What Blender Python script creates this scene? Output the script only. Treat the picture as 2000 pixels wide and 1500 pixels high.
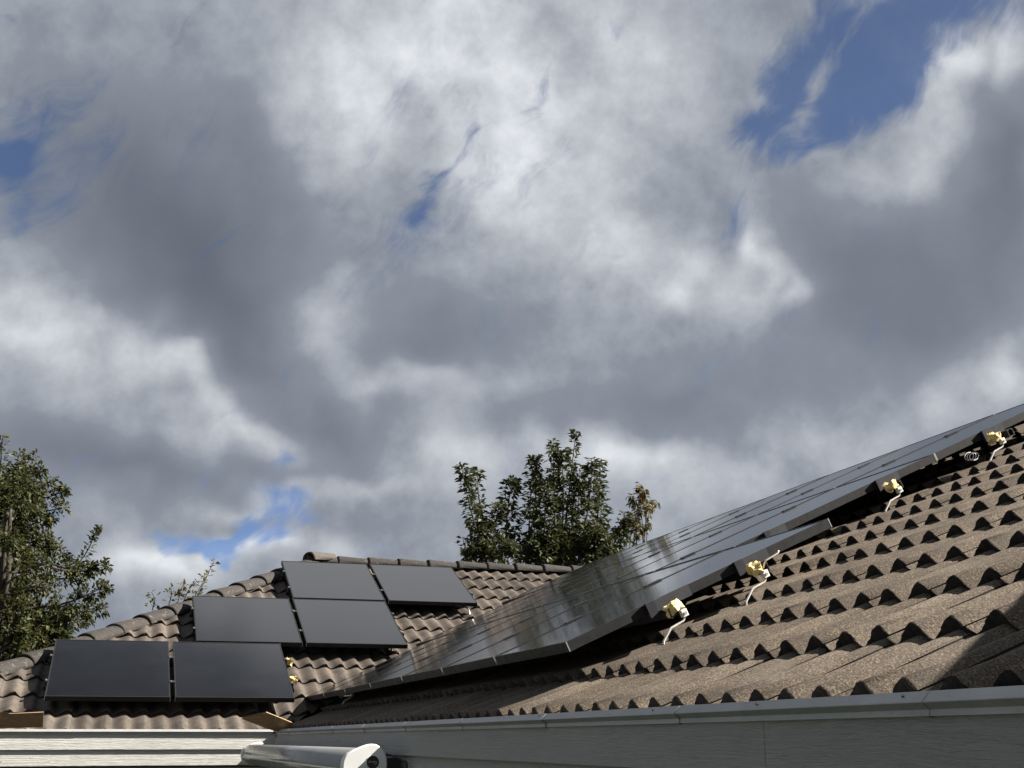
import bpy, bmesh, math, random
import numpy as np
from mathutils import Matrix, Vector
from mathutils import noise as mnoise

for o in list(bpy.data.objects):
    bpy.data.objects.remove(o)
SC = bpy.context.scene
COL = SC.collection
rad = math.radians
random.seed(7)

# ------------------------------------------------------------------ camera
Z0 = 2.55                                   # eye height above the ground
YAW, TILT, ROLL = 0.2941, 0.2677, -0.0008
fwd = Vector((math.sin(YAW)*math.cos(TILT), math.cos(YAW)*math.cos(TILT), math.sin(TILT)))
rgt = Vector((math.cos(YAW), -math.sin(YAW), 0))
upv = rgt.cross(fwd)
r2 = rgt*math.cos(ROLL) + upv*math.sin(ROLL)
u2 = upv*math.cos(ROLL) - rgt*math.sin(ROLL)
cd = bpy.data.cameras.new('camera'); cam = bpy.data.objects.new('camera', cd); COL.objects.link(cam)
cd.sensor_width = 36.0; cd.lens = 45.52; cd.clip_start = 0.05; cd.clip_end = 5000
M = Matrix((r2, u2, -fwd)).transposed().to_4x4(); M.translation = (0, 0, Z0)
cam.matrix_world = M
SC.camera = cam
FPX = 2528.87

def sight(px, py):
    return (fwd + r2*((px-1000)/FPX) + u2*((750-py)/FPX))

def at(px, py, Y):
    """the point of the place at distance Y along the eaves that the photograph shows at px, py"""
    d = sight(px, py)
    return Vector((0, 0, Z0)) + d*(Y/d.y)

# ------------------------------------------------------------------ sun, sky, exposure
SUN = Vector((1.0, -0.36, 0.92)).normalized()          # direction towards the sun
sl = bpy.data.lights.new('sun', 'SUN'); sl.energy = 5.0; sl.angle = rad(0.53); sl.color = (1.0, 0.93, 0.83)
so = bpy.data.objects.new('sun', sl); COL.objects.link(so)
so.rotation_euler = SUN.to_track_quat('Z', 'Y').to_euler(); so.location = (30, -10, 30)

SC.view_settings.view_transform = 'Standard'; SC.view_settings.look = 'None'
SC.view_settings.gamma = 1.0; SC.view_settings.use_curve_mapping = False
SC.view_settings.exposure = 1.65
EXPO = 2.0**1.65

# gaps and light / dark masses of the cloud deck: azimuth, elevation, two half-widths (degrees), turn, amount
CLEAR_SKY = [(30.11, 26.97, 3.29, 1.39, 44.1, 1.1875),
 (35.52, 29.66, 3.3, 1.71, 19.0, 1.125),
 (32.64, 26.17, 3.39, 1.09, 16.8, 0.9375),
 (39.38, 29.64, 3.28, 1.2, -1.1, 1.0),
 (28.83, 25.58, 1.31, 1.07, -4.8, 0.5),
 (32.86, 28.78, 2.82, 2.48, -7.0, 0.4375),
 (32.61, 28.6, 2.77, 0.55, 46.9, -0.9375),
 (30.52, 26.07, 1.98, 0.5, 42.3, -0.625),
 (27.44, 22.2, 1.06, 1.21, -3.8, 0.6875),
 (26.38, 19.82, 0.59, 0.89, -3.1, 0.25),
 (18.61, 27.81, 1.06, 0.62, 45.1, 0.8250000000000001),
 (14.75, 26.25, 0.59, 0.33, 52.2, 0.6875),
 (12.9, 23.61, 1.41, 0.83, 38.6, 0.775),
 (11.52, 22.47, 1.18, 0.64, 34.5, 0.5625),
 (13.9, 24.96, 1.15, 0.21, 52.9, 0.5625),
 (21.68, 30.51, 0.66, 0.84, -2.2, 0.875),
 (-6.67, 23.57, 1.16, 0.82, 9.0, 1.5),
 (-6.69, 29.08, 0.65, 0.49, 10.4, 0.6875),
 (-3.53, 28.71, 0.79, 0.4, 8.8, 0.5625),
 (-5.08, 20.66, 0.63, 1.26, 7.5, 0.4375),
 (-4.03, 25.01, 2.63, 1.86, 8.2, 0.275),
 (7.42, 9.9, 0.88, 1.17, 62.1, 1.25),
 (5.61, 8.53, 2.4, 0.55, 9.7, 1.25),
 (3.9, 7.93, 1.3, 0.44, 1.7, 1.0),
 (6.43, 12.09, 0.78, 0.31, 2.1, 0.6875),
 (1.35, 7.74, 2.1, 0.3, 7.2, 0.5625),
 (10.51, 8.08, 1.12, 0.27, 0.8, 0.625),
 (-2.49, 8.96, 1.63, 0.53, 3.0, 0.5),
 (23.5, 11.3, 0.91, 0.4, 18.3, 0.625),
 (-4.5, 23.27, 2.81, 3.12, 8.0, 0.625),
 (33.97, 28.01, 3.82, 2.36, 15.6, 0.5625)]
CLOUD_SHADE = [(0.74, 21.76, 5.54, 4.18, -23.5, -0.442),
 (4.64, 18.12, 3.6, 1.57, -33.6, -0.23800000000000002),
 (-3.2, 23.45, 3.51, 2.94, 7.5, -0.1275),
 (3.61, 16.29, 1.56, 1.11, -36.0, -0.2125),
 (6.28, 21.99, 3.77, 2.64, 3.6, -0.136),
 (13.53, 17.8, 3.32, 1.13, 0.9, -0.323),
 (12.6, 16.66, 2.12, 0.54, 1.1, -0.17),
 (24.3, 14.53, 6.22, 1.12, 2.0, -0.204),
 (20.38, 15.99, 5.64, 1.58, -1.0, 0.02),
 (27.37, 16.42, 3.43, 1.34, -2.9, -0.068),
 (35.41, 19.1, 4.11, 2.58, 3.9, -0.357),
 (39.48, 23.05, 1.17, 2.48, -8.6, -0.34),
 (36.26, 16.64, 2.33, 1.07, 4.5, -0.1275),
 (31.5, 20.35, 1.8, 2.64, 14.4, -0.153),
 (-2.5, 11.3, 3.92, 1.28, 3.8, -0.28900000000000003),
 (3.93, 11.11, 4.17, 0.75, 2.4, -0.221),
 (8.98, 13.41, 3.2, 1.35, -17.9, -0.255),
 (17.31, 12.17, 5.09, 1.02, -0.2, 0.2),
 (12.31, 30.1, 4.28, 2.32, 1.9, 0.5),
 (18.1, 25.86, 4.33, 3.63, 26.5, 0.12),
 (9.17, 27.19, 3.6, 1.77, 29.8, 0.22),
 (16.11, 29.11, 1.22, 2.46, 26.3, 0.22),
 (16.37, 24.77, 2.12, 2.08, 37.0, 0.42),
 (21.38, 28.61, 3.5, 3.64, -2.0, 0.3),
 (19.78, 22.74, 2.14, 1.6, 26.8, 0.25),
 (21.43, 20.7, 1.88, 1.37, 26.8, 0.3),
 (24.73, 19.68, 1.6, 1.38, 41.0, 0.38),
 (28.55, 21.02, 0.55, 1.11, 10.2, 0.5),
 (28.45, 19.26, 1.84, 1.11, -3.7, 0.26),
 (30.03, 18.81, 0.68, 0.55, -33.2, 0.4),
 (37.83, 27.87, 1.28, 0.96, 19.2, 0.45),
 (40.3, 27.25, 0.75, 1.2, -10.1, 0.4),
 (36.71, 25.76, 1.51, 1.72, 20.6, 0.3),
 (34.88, 23.03, 1.31, 1.31, 22.4, 0.2),
 (-0.91, 17.48, 3.03, 0.98, -30.9, 0.3),
 (1.61, 16.15, 1.76, 0.79, -40.7, 0.26),
 (-4.46, 16.7, 2.08, 1.48, 6.1, 0.32),
 (-1.4, 15.7, 3.0, 1.08, -15.3, 0.22),
 (4.17, 14.55, 2.24, 0.8, -24.6, 0.26),
 (3.61, 12.75, 2.65, 0.88, -7.1, 0.18),
 (5.58, 13.28, 1.12, 0.67, -27.2, 0.2),
 (8.36, 17.65, 2.33, 1.34, 2.4, 0.26),
 (10.29, 15.47, 2.79, 0.68, 1.6, 0.12),
 (5.22, 7.64, 1.2, 0.57, 1.5, 0.6),
 (1.42, 6.67, 2.31, 0.77, 1.8, 0.5),
 (8.73, 7.94, 1.11, 0.44, 1.1, 0.35),
 (4.88, 9.82, 1.97, 0.44, 12.0, 0.22),
 (22.15, 11.78, 2.06, 0.9, -1.1, 0.42),
 (25.74, 10.68, 2.7, 1.11, 18.1, 0.2),
 (33.84, 13.38, 4.3, 1.3, 14.2, 0.2),
 (38.81, 14.89, 1.22, 1.48, -5.8, 0.32),
 (9.98, 10.75, 2.95, 0.58, 1.2, 0.25),
 (13.61, 11.93, 1.38, 0.68, 0.6, 0.15),
 (16.85, 15.11, 2.82, 0.68, -0.1, 0.1),
 (14.19, 39.76, 16.61, 3.56, 1.2, 1.2),  # unseen bright cloud above the view, added to brighten the upper far panels' reflections
 (-7.32, 45.85, 21.99, 4.06, 15.1, -0.7)]  # unseen dark cloud higher up, added to darken the lowest far panels' reflections


def build_world():
    w = bpy.data.worlds.new('World'); SC.world = w; w.use_nodes = True
    w.cycles.sampling_method = 'MANUAL'; w.cycles.sample_map_resolution = 256
    nt = w.node_tree; nt.nodes.clear(); N = nt.nodes.new; L = nt.links.new
    out = N('ShaderNodeOutputWorld'); bg = N('ShaderNodeBackground'); L(bg.outputs[0], out.inputs[0])
    sky = N('ShaderNodeTexSky'); sky.sky_type = 'NISHITA'; sky.sun_disc = False
    sky.sun_elevation = math.asin(SUN.z); sky.sun_rotation = math.atan2(SUN.x, SUN.y)
    sky.air_density = 0.36; sky.dust_density = 0.25; sky.ozone_density = 3.5
    tc = N('ShaderNodeTexCoord'); D = tc.outputs['Generated']

    def math_(op, a, b=None, c=None, clamp=False):
        n = N('ShaderNodeMath'); n.operation = op; n.use_clamp = clamp
        for i, x in enumerate((a, b, c)):
            if x is None: continue
            if isinstance(x, (int, float)): n.inputs[i].default_value = x
            else: L(x, n.inputs[i])
        return n.outputs[0]

    def noise(vec, scale, detail, rough, lac=2.0, off=(0, 0, 0), col=False, dist=0.0):
        m = N('ShaderNodeVectorMath'); m.operation = 'ADD'; L(vec, m.inputs[0]); m.inputs[1].default_value = off
        n = N('ShaderNodeTexNoise'); n.inputs['Scale'].default_value = scale; n.inputs['Detail'].default_value = detail
        n.inputs['Roughness'].default_value = rough; n.inputs['Lacunarity'].default_value = lac
        n.inputs['Distortion'].default_value = dist
        L(m.outputs[0], n.inputs['Vector'])
        return n.outputs['Color' if col else 'Fac']
    sep = N('ShaderNodeSeparateXYZ'); L(D, sep.inputs[0])
    az = math_('MULTIPLY', math_('ARCTAN2', sep.outputs[0], sep.outputs[1]), 180/math.pi)
    el = math_('MULTIPLY', math_('ARCSINE', sep.outputs[2]), 180/math.pi)
    cmb = N('ShaderNodeCombineXYZ'); L(az, cmb.inputs[0]); L(el, cmb.inputs[1])
    # billowing: push the chart about with two octaves of turbulence
    def warp(vec, scale, amount, off):
        c = noise(D, scale, 2, 0.6, off=off, col=True)
        a = N('ShaderNodeVectorMath'); a.operation = 'SUBTRACT'; L(c, a.inputs[0]); a.inputs[1].default_value = (.5, .5, .5)
        b = N('ShaderNodeVectorMath'); b.operation = 'MULTIPLY_ADD'; L(a.outputs[0], b.inputs[0])
        b.inputs[1].default_value = (amount, amount, 0); L(vec, b.inputs[2])
        return b.outputs[0]
    chart = warp(cmb.outputs[0], 10.0, 5.5, (3, 1, 7))
    chart_f = warp(cmb.outputs[0], 24.0, 3.4, (9, 4, 2))

    def masses(table, start, vec):
        """sum of soft elliptical masses; each is exp of a quadratic form in azimuth and elevation"""
        sp = N('ShaderNodeSeparateXYZ'); L(vec, sp.inputs[0]); X, Y = sp.outputs[0], sp.outputs[1]
        q = N('ShaderNodeCombineXYZ'); L(math_('MULTIPLY', X, X), q.inputs[0]); L(math_('MULTIPLY', Y, Y), q.inputs[1]); L(math_('MULTIPLY', X, Y), q.inputs[2])
        l = N('ShaderNodeCombineXYZ'); L(X, l.inputs[0]); L(Y, l.inputs[1]); l.inputs[2].default_value = 1.0
        s = start
        for (a, e, sx, sy, rot, amp) in table:
            ct, st = math.cos(rad(rot)), math.sin(rad(rot))
            p, r = 0.75/sx**2, 0.75/sy**2
            A = p*ct*ct + r*st*st; B = p*st*st + r*ct*ct; C = 2*ct*st*(p - r)
            d1 = N('ShaderNodeVectorMath'); d1.operation = 'DOT_PRODUCT'; L(q.outputs[0], d1.inputs[0]); d1.inputs[1].default_value = (-A, -B, -C)
            d2 = N('ShaderNodeVectorMath'); d2.operation = 'DOT_PRODUCT'; L(l.outputs[0], d2.inputs[0])
            d2.inputs[1].default_value = (2*A*a + C*e, 2*B*e + C*a, -(A*a*a + B*e*e + C*a*e))
            g = math_('EXPONENT', math_('ADD', d1.outputs['Value'], d2.outputs['Value']))
            s = math_('MULTIPLY_ADD', g, amp, s)
        return s
    f_big = noise(D, 5.0, 8, 0.60, off=(11, 5, 3))
    lit = tuple(SUN*0.022)
    f_lit = noise(D, 5.0, 6, 0.60, off=(11+lit[0], 5+lit[1], 3+lit[2]))
    f_soft = noise(D, 2.6, 3, 0.5, off=(7, 7, 1))
    # torn, drawn-out edges: turbulence stretched along the wind
    rot = N('ShaderNodeMapping'); rot.vector_type = 'TEXTURE'; L(chart, rot.inputs['Vector'])
    rot.inputs['Rotation'].default_value = (0, 0, rad(50)); rot.inputs['Scale'].default_value = (8.0, 3.0, 1)
    f_torn = noise(rot.outputs[0], 1.0, 7, 0.66, off=(4, 2, 0))
    # coverage
    cov = masses(CLEAR_SKY, 0.0, chart_f)
    cov = math_('SUBTRACT', 1.34, cov)
    cov = math_('MULTIPLY_ADD', math_('SUBTRACT', f_big, 0.5), 1.3, cov)
    cov = math_('MULTIPLY_ADD', math_('SUBTRACT', f_torn, 0.5), 3.6, cov)
    mr = N('ShaderNodeMapRange'); mr.interpolation_type = 'SMOOTHSTEP'; L(cov, mr.inputs['Value'])
    mr.inputs['From Min'].default_value = -0.2; mr.inputs['From Max'].default_value = 1.08; mr.inputs['To Min'].default_value = 0.13
    alpha = mr.outputs['Result']
    # light and dark of the cloud body: broad masses, then the side of each billow turned to the sun
    sh = masses(CLOUD_SHADE, 0.56, chart)
    sh = math_('MULTIPLY_ADD', math_('SUBTRACT', f_soft, 0.5), 0.35, sh)
    depth = math_('MAXIMUM', math_('MULTIPLY_ADD', sh, 1.3, -0.05), 0.12)          # shaded bases are smooth, lit heads are billowy
    rel = math_('MULTIPLY', math_('SUBTRACT', f_big, f_lit), 1.5)
    rel = math_('MULTIPLY_ADD', math_('SUBTRACT', f_torn, 0.5), 0.18, rel)
    rel = math_('MULTIPLY_ADD', math_('SUBTRACT', f_big, 0.5), 0.38, rel)
    sh = math_('MULTIPLY_ADD', rel, depth, sh)
    sh = math_('MULTIPLY_ADD', sh, 0.70, 0.15)
    rp = N('ShaderNodeValToRGB'); L(sh, rp.inputs[0])
    e = rp.color_ramp.elements
    e[0].position = 0.0; e[0].color = (.086, .099, .128, 1)
    e[1].position = 1.0; e[1].color = (.80, .83, .87, 1)
    m_ = rp.color_ramp.elements.new(0.5); m_.color = (.255, .284, .335, 1)
    rp.color_ramp.interpolation = 'EASE' if False else 'LINEAR'
    k = N('ShaderNodeVectorMath'); k.operation = 'SCALE'; L(rp.outputs[0], k.inputs[0]); k.inputs['Scale'].default_value = 1/EXPO
    ks = N('ShaderNodeVectorMath'); ks.operation = 'SCALE'; L(sky.outputs[0], ks.inputs[0]); ks.inputs['Scale'].default_value = SKY_STRENGTH
    mx = N('ShaderNodeMix'); mx.data_type = 'RGBA'; L(alpha, mx.inputs['Factor']); L(ks.outputs[0], mx.inputs['A']); L(k.outputs[0], mx.inputs['B'])
    L(mx.outputs['Result'], bg.inputs[0]); bg.inputs[1].default_value = 1.0
SKY_STRENGTH = 0.05
build_world()

# ------------------------------------------------------------------ materials
def nodes_of(name):
    m = bpy.data.materials.new(name); m.use_nodes = True
    nt = m.node_tree
    return m, nt, nt.nodes['Principled BSDF']

class NT:
    """small helper round a material's node tree"""
    def __init__(s, name):
        s.m, s.nt, s.b = nodes_of(name)
        s.geo = s.nt.nodes.new('ShaderNodeNewGeometry'); s.pos = s.geo.outputs['Position']
    def n(s, t): return s.nt.nodes.new(t)
    def link(s, a, b): s.nt.links.new(a, b)
    def noise(s, scale, detail=4, rough=.55, vec=None, stretch=None, off=(0, 0, 0), w='Fac'):
        v = vec or s.pos
        if stretch or off != (0, 0, 0):
            mp = s.n('ShaderNodeVectorMath'); mp.operation = 'MULTIPLY_ADD'; s.link(v, mp.inputs[0])
            mp.inputs[1].default_value = stretch or (1, 1, 1); mp.inputs[2].default_value = off; v = mp.outputs[0]
        t = s.n('ShaderNodeTexNoise'); s.link(v, t.inputs['Vector'])
        t.inputs['Scale'].default_value = scale; t.inputs['Detail'].default_value = detail; t.inputs['Roughness'].default_value = rough
        return t.outputs[w]
    def ramp(s, f, stops):
        r = s.n('ShaderNodeValToRGB'); s.link(f, r.inputs[0]); e = r.color_ramp.elements
        e[0].position, e[0].color = stops[0][0], (*stops[0][1], 1); e[1].position, e[1].color = stops[-1][0], (*stops[-1][1], 1)
        for p, c in stops[1:-1]:
            q = e.new(p); q.color = (*c, 1)
        return r.outputs[0]
    def mix(s, f, a, b, mode='MIX'):
        x = s.n('ShaderNodeMix'); x.data_type = 'RGBA'; x.blend_type = mode
        for sock, val in (('Factor', f), ('A', a), ('B', b)):
            i = x.inputs[sock] if sock == 'Factor' else [q for q in x.inputs if q.name == sock and q.type == 'RGBA'][0]
            if isinstance(val, (int, float)): i.default_value = val
            elif isinstance(val, tuple): i.default_value = (*val, 1)
            else: s.link(val, i)
        return [q for q in x.outputs if q.type == 'RGBA'][0]
    def math(s, op, a, b=None, c=None):
        x = s.n('ShaderNodeMath'); x.operation = op
        for i, v in enumerate((a, b, c)):
            if v is None: continue
            if isinstance(v, (int, float)): x.inputs[i].default_value = v
            else: s.link(v, x.inputs[i])
        return x.outputs[0]
    def rng(s, f, a, b, lo, hi):
        x = s.n('ShaderNodeMapRange'); s.link(f, x.inputs[0])
        for i, v in enumerate((a, b, lo, hi)): x.inputs[i+1].default_value = v
        return x.outputs[0]
    def bump(s, h, strength, dist):
        x = s.n('ShaderNodeBump'); s.link(h, x.inputs['Height']); x.inputs['Strength'].default_value = strength; x.inputs['Distance'].default_value = dist
        s.link(x.outputs[0], s.b.inputs['Normal'])
    def set(s, **k):
        for key, v in k.items():
            i = s.b.inputs[{'col': 'Base Color', 'rough': 'Roughness', 'metal': 'Metallic', 'ior': 'IOR', 'spec': 'Specular IOR Level', 'coat': 'Coat Weight'}[key]]
            if isinstance(v, tuple): i.default_value = (*v, 1)
            elif isinstance(v, (int, float)): i.default_value = v
            else: s.link(v, i)
        return s.m
    def rnd(s):
        o = s.n('ShaderNodeObjectInfo'); return o.outputs['Random']

MT = {}
def mat_tile(name, tint, grime=.5):
    t = NT(name)
    grain = t.noise(210, 2, .7)                      # sand grains of a few millimetres
    grain2 = t.noise(95, 2, .6, off=(3, 1, 2))
    c = t.ramp(grain, [(.30, tuple(.30*x for x in tint)), (.46, tuple(.78*x for x in tint)), (.57, tuple(1.1*x for x in tint)), (.69, tuple(2.2*x for x in tint))])
    dirt = t.noise(7, 5, .62, off=(5, 2, 8))
    c = t.mix(t.rng(dirt, .42, .70, 0, grime), c, (.045, .040, .036))
    pale = t.noise(3.2, 4, .6, off=(1, 9, 4))
    c = t.mix(t.rng(pale, .52, .75, 0, .3), c, (.20, .175, .145))
    pr = t.rng(t.rnd(), 0, 1, .78, 1.18)
    hs = t.n('ShaderNodeHueSaturation'); t.link(c, hs.inputs['Color']); t.link(pr, hs.inputs['Value'])
    h = t.math('ADD', grain, t.math('MULTIPLY', grain2, .8))
    t.bump(h, .4, .0035)
    return t.set(col=hs.outputs[0], rough=.93, spec=.25)
MT['tile_near'] = mat_tile('sanded_concrete_tile', (.108, .086, .065))
MT['tile_far'] = mat_tile('weathered_concrete_tile', (.094, .077, .064), .85)

MT_NOSE = None
def mat_ridge():
    t = NT('ridge_concrete')
    c = t.ramp(t.noise(60, 3, .6), [(.3, (.022, .020, .0185)), (.7, (.042, .037, .034))])
    l = t.noise(28, 4, .7, off=(4, 4, 1), stretch=(1, 1, 1.0))
    c = t.mix(t.rng(l, .58, .70, 0, .55), c, (.20, .185, .165))
    pr = t.rng(t.rnd(), 0, 1, .8, 1.25)
    hs = t.n('ShaderNodeHueSaturation'); t.link(c, hs.inputs['Color']); t.link(pr, hs.inputs['Value'])
    t.bump(t.noise(120, 3, .6), .5, .004)
    return t.set(col=hs.outputs[0], rough=.85, spec=.3)
MT['ridge'] = mat_ridge()
def mat_ridge_pale():
    t = NT('ridge_concrete_pale')
    c = t.ramp(t.noise(40, 4, .6), [(.3, (.05, .043, .036)), (.7, (.10, .086, .072))])
    t.bump(t.noise(120, 3, .6), .5, .004)
    return t.set(col=c, rough=.88)
MT['ridge_pale'] = mat_ridge_pale()

def mat_plain(name, col, rough, metal=0., var=.15, scale=12, bump=0., bscale=80, spec=.5):
    t = NT(name)
    lo = tuple(x*(1-var) for x in col); hi = tuple(min(1, x*(1+var)) for x in col)
    c = t.ramp(t.noise(scale, 4, .6), [(.3, lo), (.7, hi)])
    r = t.rng(t.noise(scale*1.7, 4, .6, off=(2, 3, 4)), .3, .7, rough*.85, min(1, rough*1.15))
    if bump: t.bump(t.noise(bscale, 4, .6), bump, .003)
    return t.set(col=c, rough=r, metal=metal, spec=spec)
MT['nose'] = mat_plain('raw_tile_edge_shaded', (.018, .016, .015), .95, 0, .45, 60, .5, 150, .2)  # raw concrete edge, blackened to paint in the shade on the tile noses
MT['underlay'] = mat_plain('roof_underlay', (.02, .02, .022), .9)
MT['valley'] = mat_plain('valley_metal', (.035, .036, .04), .55, .3)
MT['frame'] = mat_plain('black_anodised_aluminium', (.014, .014, .0155), .55, 0, .2, 20, spec=.2)
MT['frame_edge'] = mat_plain('bare_cut_aluminium', (.62, .62, .60), .35, .9)
MT['clamp'] = mat_plain('black_clamp', (.030, .030, .036), .45, .4)
MT['plate'] = mat_plain('grey_clamp_plate', (.06, .06, .068), .35, .3)
MT['rail'] = mat_plain('rail_black', (.018, .018, .02), .5, .4)
MT['steel'] = mat_plain('galvanised_steel', (.62, .60, .57), .38, .85, .2, 60)
MT['hook'] = mat_plain('zinc_hook', (.66, .62, .57), .55, .25, .15, 60)
MT['black'] = mat_plain('black_rubber', (.010, .010, .011), .5)
MT['dark_metal'] = mat_plain('dark_grey_metal', (.05, .05, .055), .4, .5)

def mat_trim():
    t = NT('painted_trim_metal')
    c = t.ramp(t.noise(5, 5, .6), [(.3, (.26, .265, .262)), (.7, (.33, .335, .33))])
    st = t.noise(30, 4, .7, stretch=(1, 1, 6), off=(1, 0, 0))
    c = t.mix(t.rng(st, .54, .74, 0, .5), c, (.15, .14, .12))
    return t.set(col=c, rough=.42, metal=.12)
MT['trim'] = mat_trim()

def mat_wood(name, axis, col):
    t = NT(name)
    st = (1.2, .28, 14) if axis == 'y' else (.28, 1.2, 14)
    warp = t.noise(2.2, 3, .5, w='Color')
    v = t.n('ShaderNodeVectorMath'); v.operation = 'MULTIPLY_ADD'; t.link(warp, v.inputs[0]); v.inputs[1].default_value = (.10, .10, .045); t.link(t.pos, v.inputs[2])
    g = t.noise(9, 6, .68, vec=v.outputs[0], stretch=st)
    fine = t.noise(38, 5, .7, vec=v.outputs[0], stretch=st, off=(3, 3, 3))
    c = t.ramp(t.noise(3, 5, .6), [(.3, tuple(.93*x for x in col)), (.7, col)])
    stain = t.noise(26, 4, .6, stretch=(1, 1, .06), off=(2, 7, 0))
    c = t.mix(t.rng(stain, .55, .72, 0, .16), c, (.42, .43, .40))
    dk = t.rng(fine, .54, .74, 0, .2)
    c = t.mix(dk, c, tuple(.45*x for x in col))
    cr = t.noise(7, 3, .5, vec=v.outputs[0], stretch=st, off=(8, 1, 5))
    c = t.mix(t.math('MULTIPLY', t.math('LESS_THAN', t.math('ABSOLUTE', t.math('SUBTRACT', cr, .5)), .008), .3), c, tuple(.3*x for x in col))
    t.bump(t.math('ADD', t.math('MULTIPLY', g, .7), t.math('MULTIPLY', fine, .6)), .9, .016)
    return t.set(col=c, rough=.55, spec=.4)
MT['wood_y'] = mat_wood('painted_board_along', 'y', (.41, .412, .405))  # darker copy of the board paint, carrying the shade of the right-hand eave
MT['wood_x'] = mat_wood('painted_board_across', 'x', (.56, .56, .53))

def mat_glass():
    t = NT('black_solar_glass')
    haze = t.noise(2.6, 5, .6)
    fine = t.noise(60, 3, .6, stretch=(1, 1, 1), off=(4, 2, 2))
    c = t.mix(t.rng(haze, .35, .7, .0, .6), (.0032, .0034, .0042), (.0065, .0068, .0078))
    r = t.rng(t.math('ADD', haze, t.math('MULTIPLY', fine, .3)), .3, .9, .06, .115)
    t.bump(t.noise(1.6, 3, .5), .03, .01)
    return t.set(col=c, rough=r, ior=1.5)
MT['glass'] = mat_glass()

def mat_cardboard():
    t = NT('corrugated_cardboard')
    c = t.ramp(t.noise(25, 4, .6, stretch=(1, 1, 4)), [(.3, (.20, .125, .07)), (.7, (.29, .19, .11))])
    t.bump(t.noise(90, 2, .5), .2, .002)
    return t.set(col=c, rough=.85, spec=.2)
MT['card'] = mat_cardboard()
MT['card_edge'] = mat_plain('cardboard_lit_cut_edge', (.42, .29, .18), .9)  # sunlight on the cut edges painted in as a paler brown

def mat_yellow():
    t = NT('yellow_foam_wrap')
    pr = t.noise(46, 2, .5, stretch=(1, 3.0, 1))
    c = t.ramp(t.noise(30, 3, .6), [(.3, (.64, .50, .19)), (.7, (.78, .63, .30))])
    c = t.mix(t.rng(pr, .60, .64, 0, .75), c, (.16, .11, .03))
    t.bump(t.noise(40, 4, .6), .5, .006)
    return t.set(col=c, rough=.5, spec=.4)
MT['yellow'] = mat_yellow()
MT['clip'] = mat_plain('white_clip', (.78, .77, .74), .45)
MT['awning'] = mat_plain('silver_painted_aluminium', (.27, .275, .28), .25, .35, .05, 6)
MT['awning_cap'] = mat_plain('white_plastic_cap', (.62, .63, .63), .42, 0, .04, 8)
MT['gloss_black'] = mat_plain('gloss_black_badge', (.016, .016, .018), .25)
MT['ground'] = mat_plain('mown_lawn', (.050, .056, .034), .95, 0, .4, 6, .5, 40)
MT['wall'] = mat_plain('painted_wall', (.42, .42, .40), .7)
MT['soffit'] = mat_plain('brown_soffit', (.055, .042, .032), .75)

def mat_leaf(name, a, b, c3, trans=.35):
    t = NT(name)
    ri = t.geo.outputs['Random Per Island']
    col = t.ramp(ri, [(0., a), (.55, b), (1., c3)])
    nz = t.noise(1.3, 3, .6)
    col = t.mix(t.rng(nz, .4, .7, 0, .45), col, c3)
    t.set(col=col, rough=.55, spec=.35)
    tr = t.n('ShaderNodeBsdfTranslucent'); t.link(col, tr.inputs[0])
    mx = t.n('ShaderNodeMixShader'); mx.inputs[0].default_value = trans
    t.link(t.b.outputs[0], mx.inputs[1]); t.link(tr.outputs[0], mx.inputs[2])
    t.link(mx.outputs[0], t.nt.nodes['Material Output'].inputs[0])
    return t.m
MT['leaf_dark'] = mat_leaf('green_leaf', (.016, .025, .008), (.036, .048, .016), (.070, .066, .022))
MT['leaf_oak'] = mat_leaf('oak_leaf', (.018, .029, .011), (.040, .054, .019), (.10, .092, .028))
MT['leaf_yellow'] = mat_leaf('yellowing_leaf', (.050, .052, .014), (.095, .080, .020), (.14, .090, .028))
MT['bark'] = mat_plain('bark', (.032, .026, .020), .9, 0, .35, 20, .6, 30)

# ------------------------------------------------------------------ building helpers
def link(o, parent=None):
    COL.objects.link(o)
    if parent is not None:
        o.parent = parent
        o.matrix_parent_inverse = parent.matrix_world.inverted()
    return o
def obj(name, me, m, parent=None, mw=None):
    if m is not None and not me.materials:
        for q in (m if isinstance(m, (list, tuple)) else (m,)): me.materials.append(q)
    o = bpy.data.objects.new(name, me)
    if mw is not None: o.matrix_basis = mw
    if parent is not None:
        COL.objects.link(o); o.parent = parent; o.matrix_parent_inverse = parent.matrix_basis.inverted()
    else: COL.objects.link(o)
    return o
def tag(o, label, cat, group=None):
    o['label'] = label; o['category'] = cat
    if group: o['group'] = group
    return o
def empty(name, loc=(0, 0, 0), label=None, cat=None, group=None, mw=None):
    o = bpy.data.objects.new(name, None); COL.objects.link(o)
    if mw is not None: o.matrix_basis = mw
    else: o.location = loc
    o.empty_display_size = .1
    if mw is None: o.matrix_basis = Matrix.Translation(loc)
    if label: tag(o, label, cat, group)
    return o
def mesh(name, verts, faces, smooth=False, mats=None, fm=None):
    me = bpy.data.meshes.new(name); me.from_pydata([tuple(v) for v in verts], [], faces); me.update()
    if smooth:
        for p in me.polygons: p.use_smooth = True
    if mats:
        for q in mats: me.materials.append(q)
    if fm:
        for p, i in zip(me.polygons, fm): p.material_index = i
    return me
def box_data(x0, x1, y0, y1, z0, z1):
    v = [(x0, y0, z0), (x1, y0, z0), (x1, y1, z0), (x0, y1, z0), (x0, y0, z1), (x1, y0, z1), (x1, y1, z1), (x0, y1, z1)]
    f = [(0, 3, 2, 1), (4, 5, 6, 7), (0, 1, 5, 4), (1, 2, 6, 5), (2, 3, 7, 6), (3, 0, 4, 7)]
    return v, f
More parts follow.
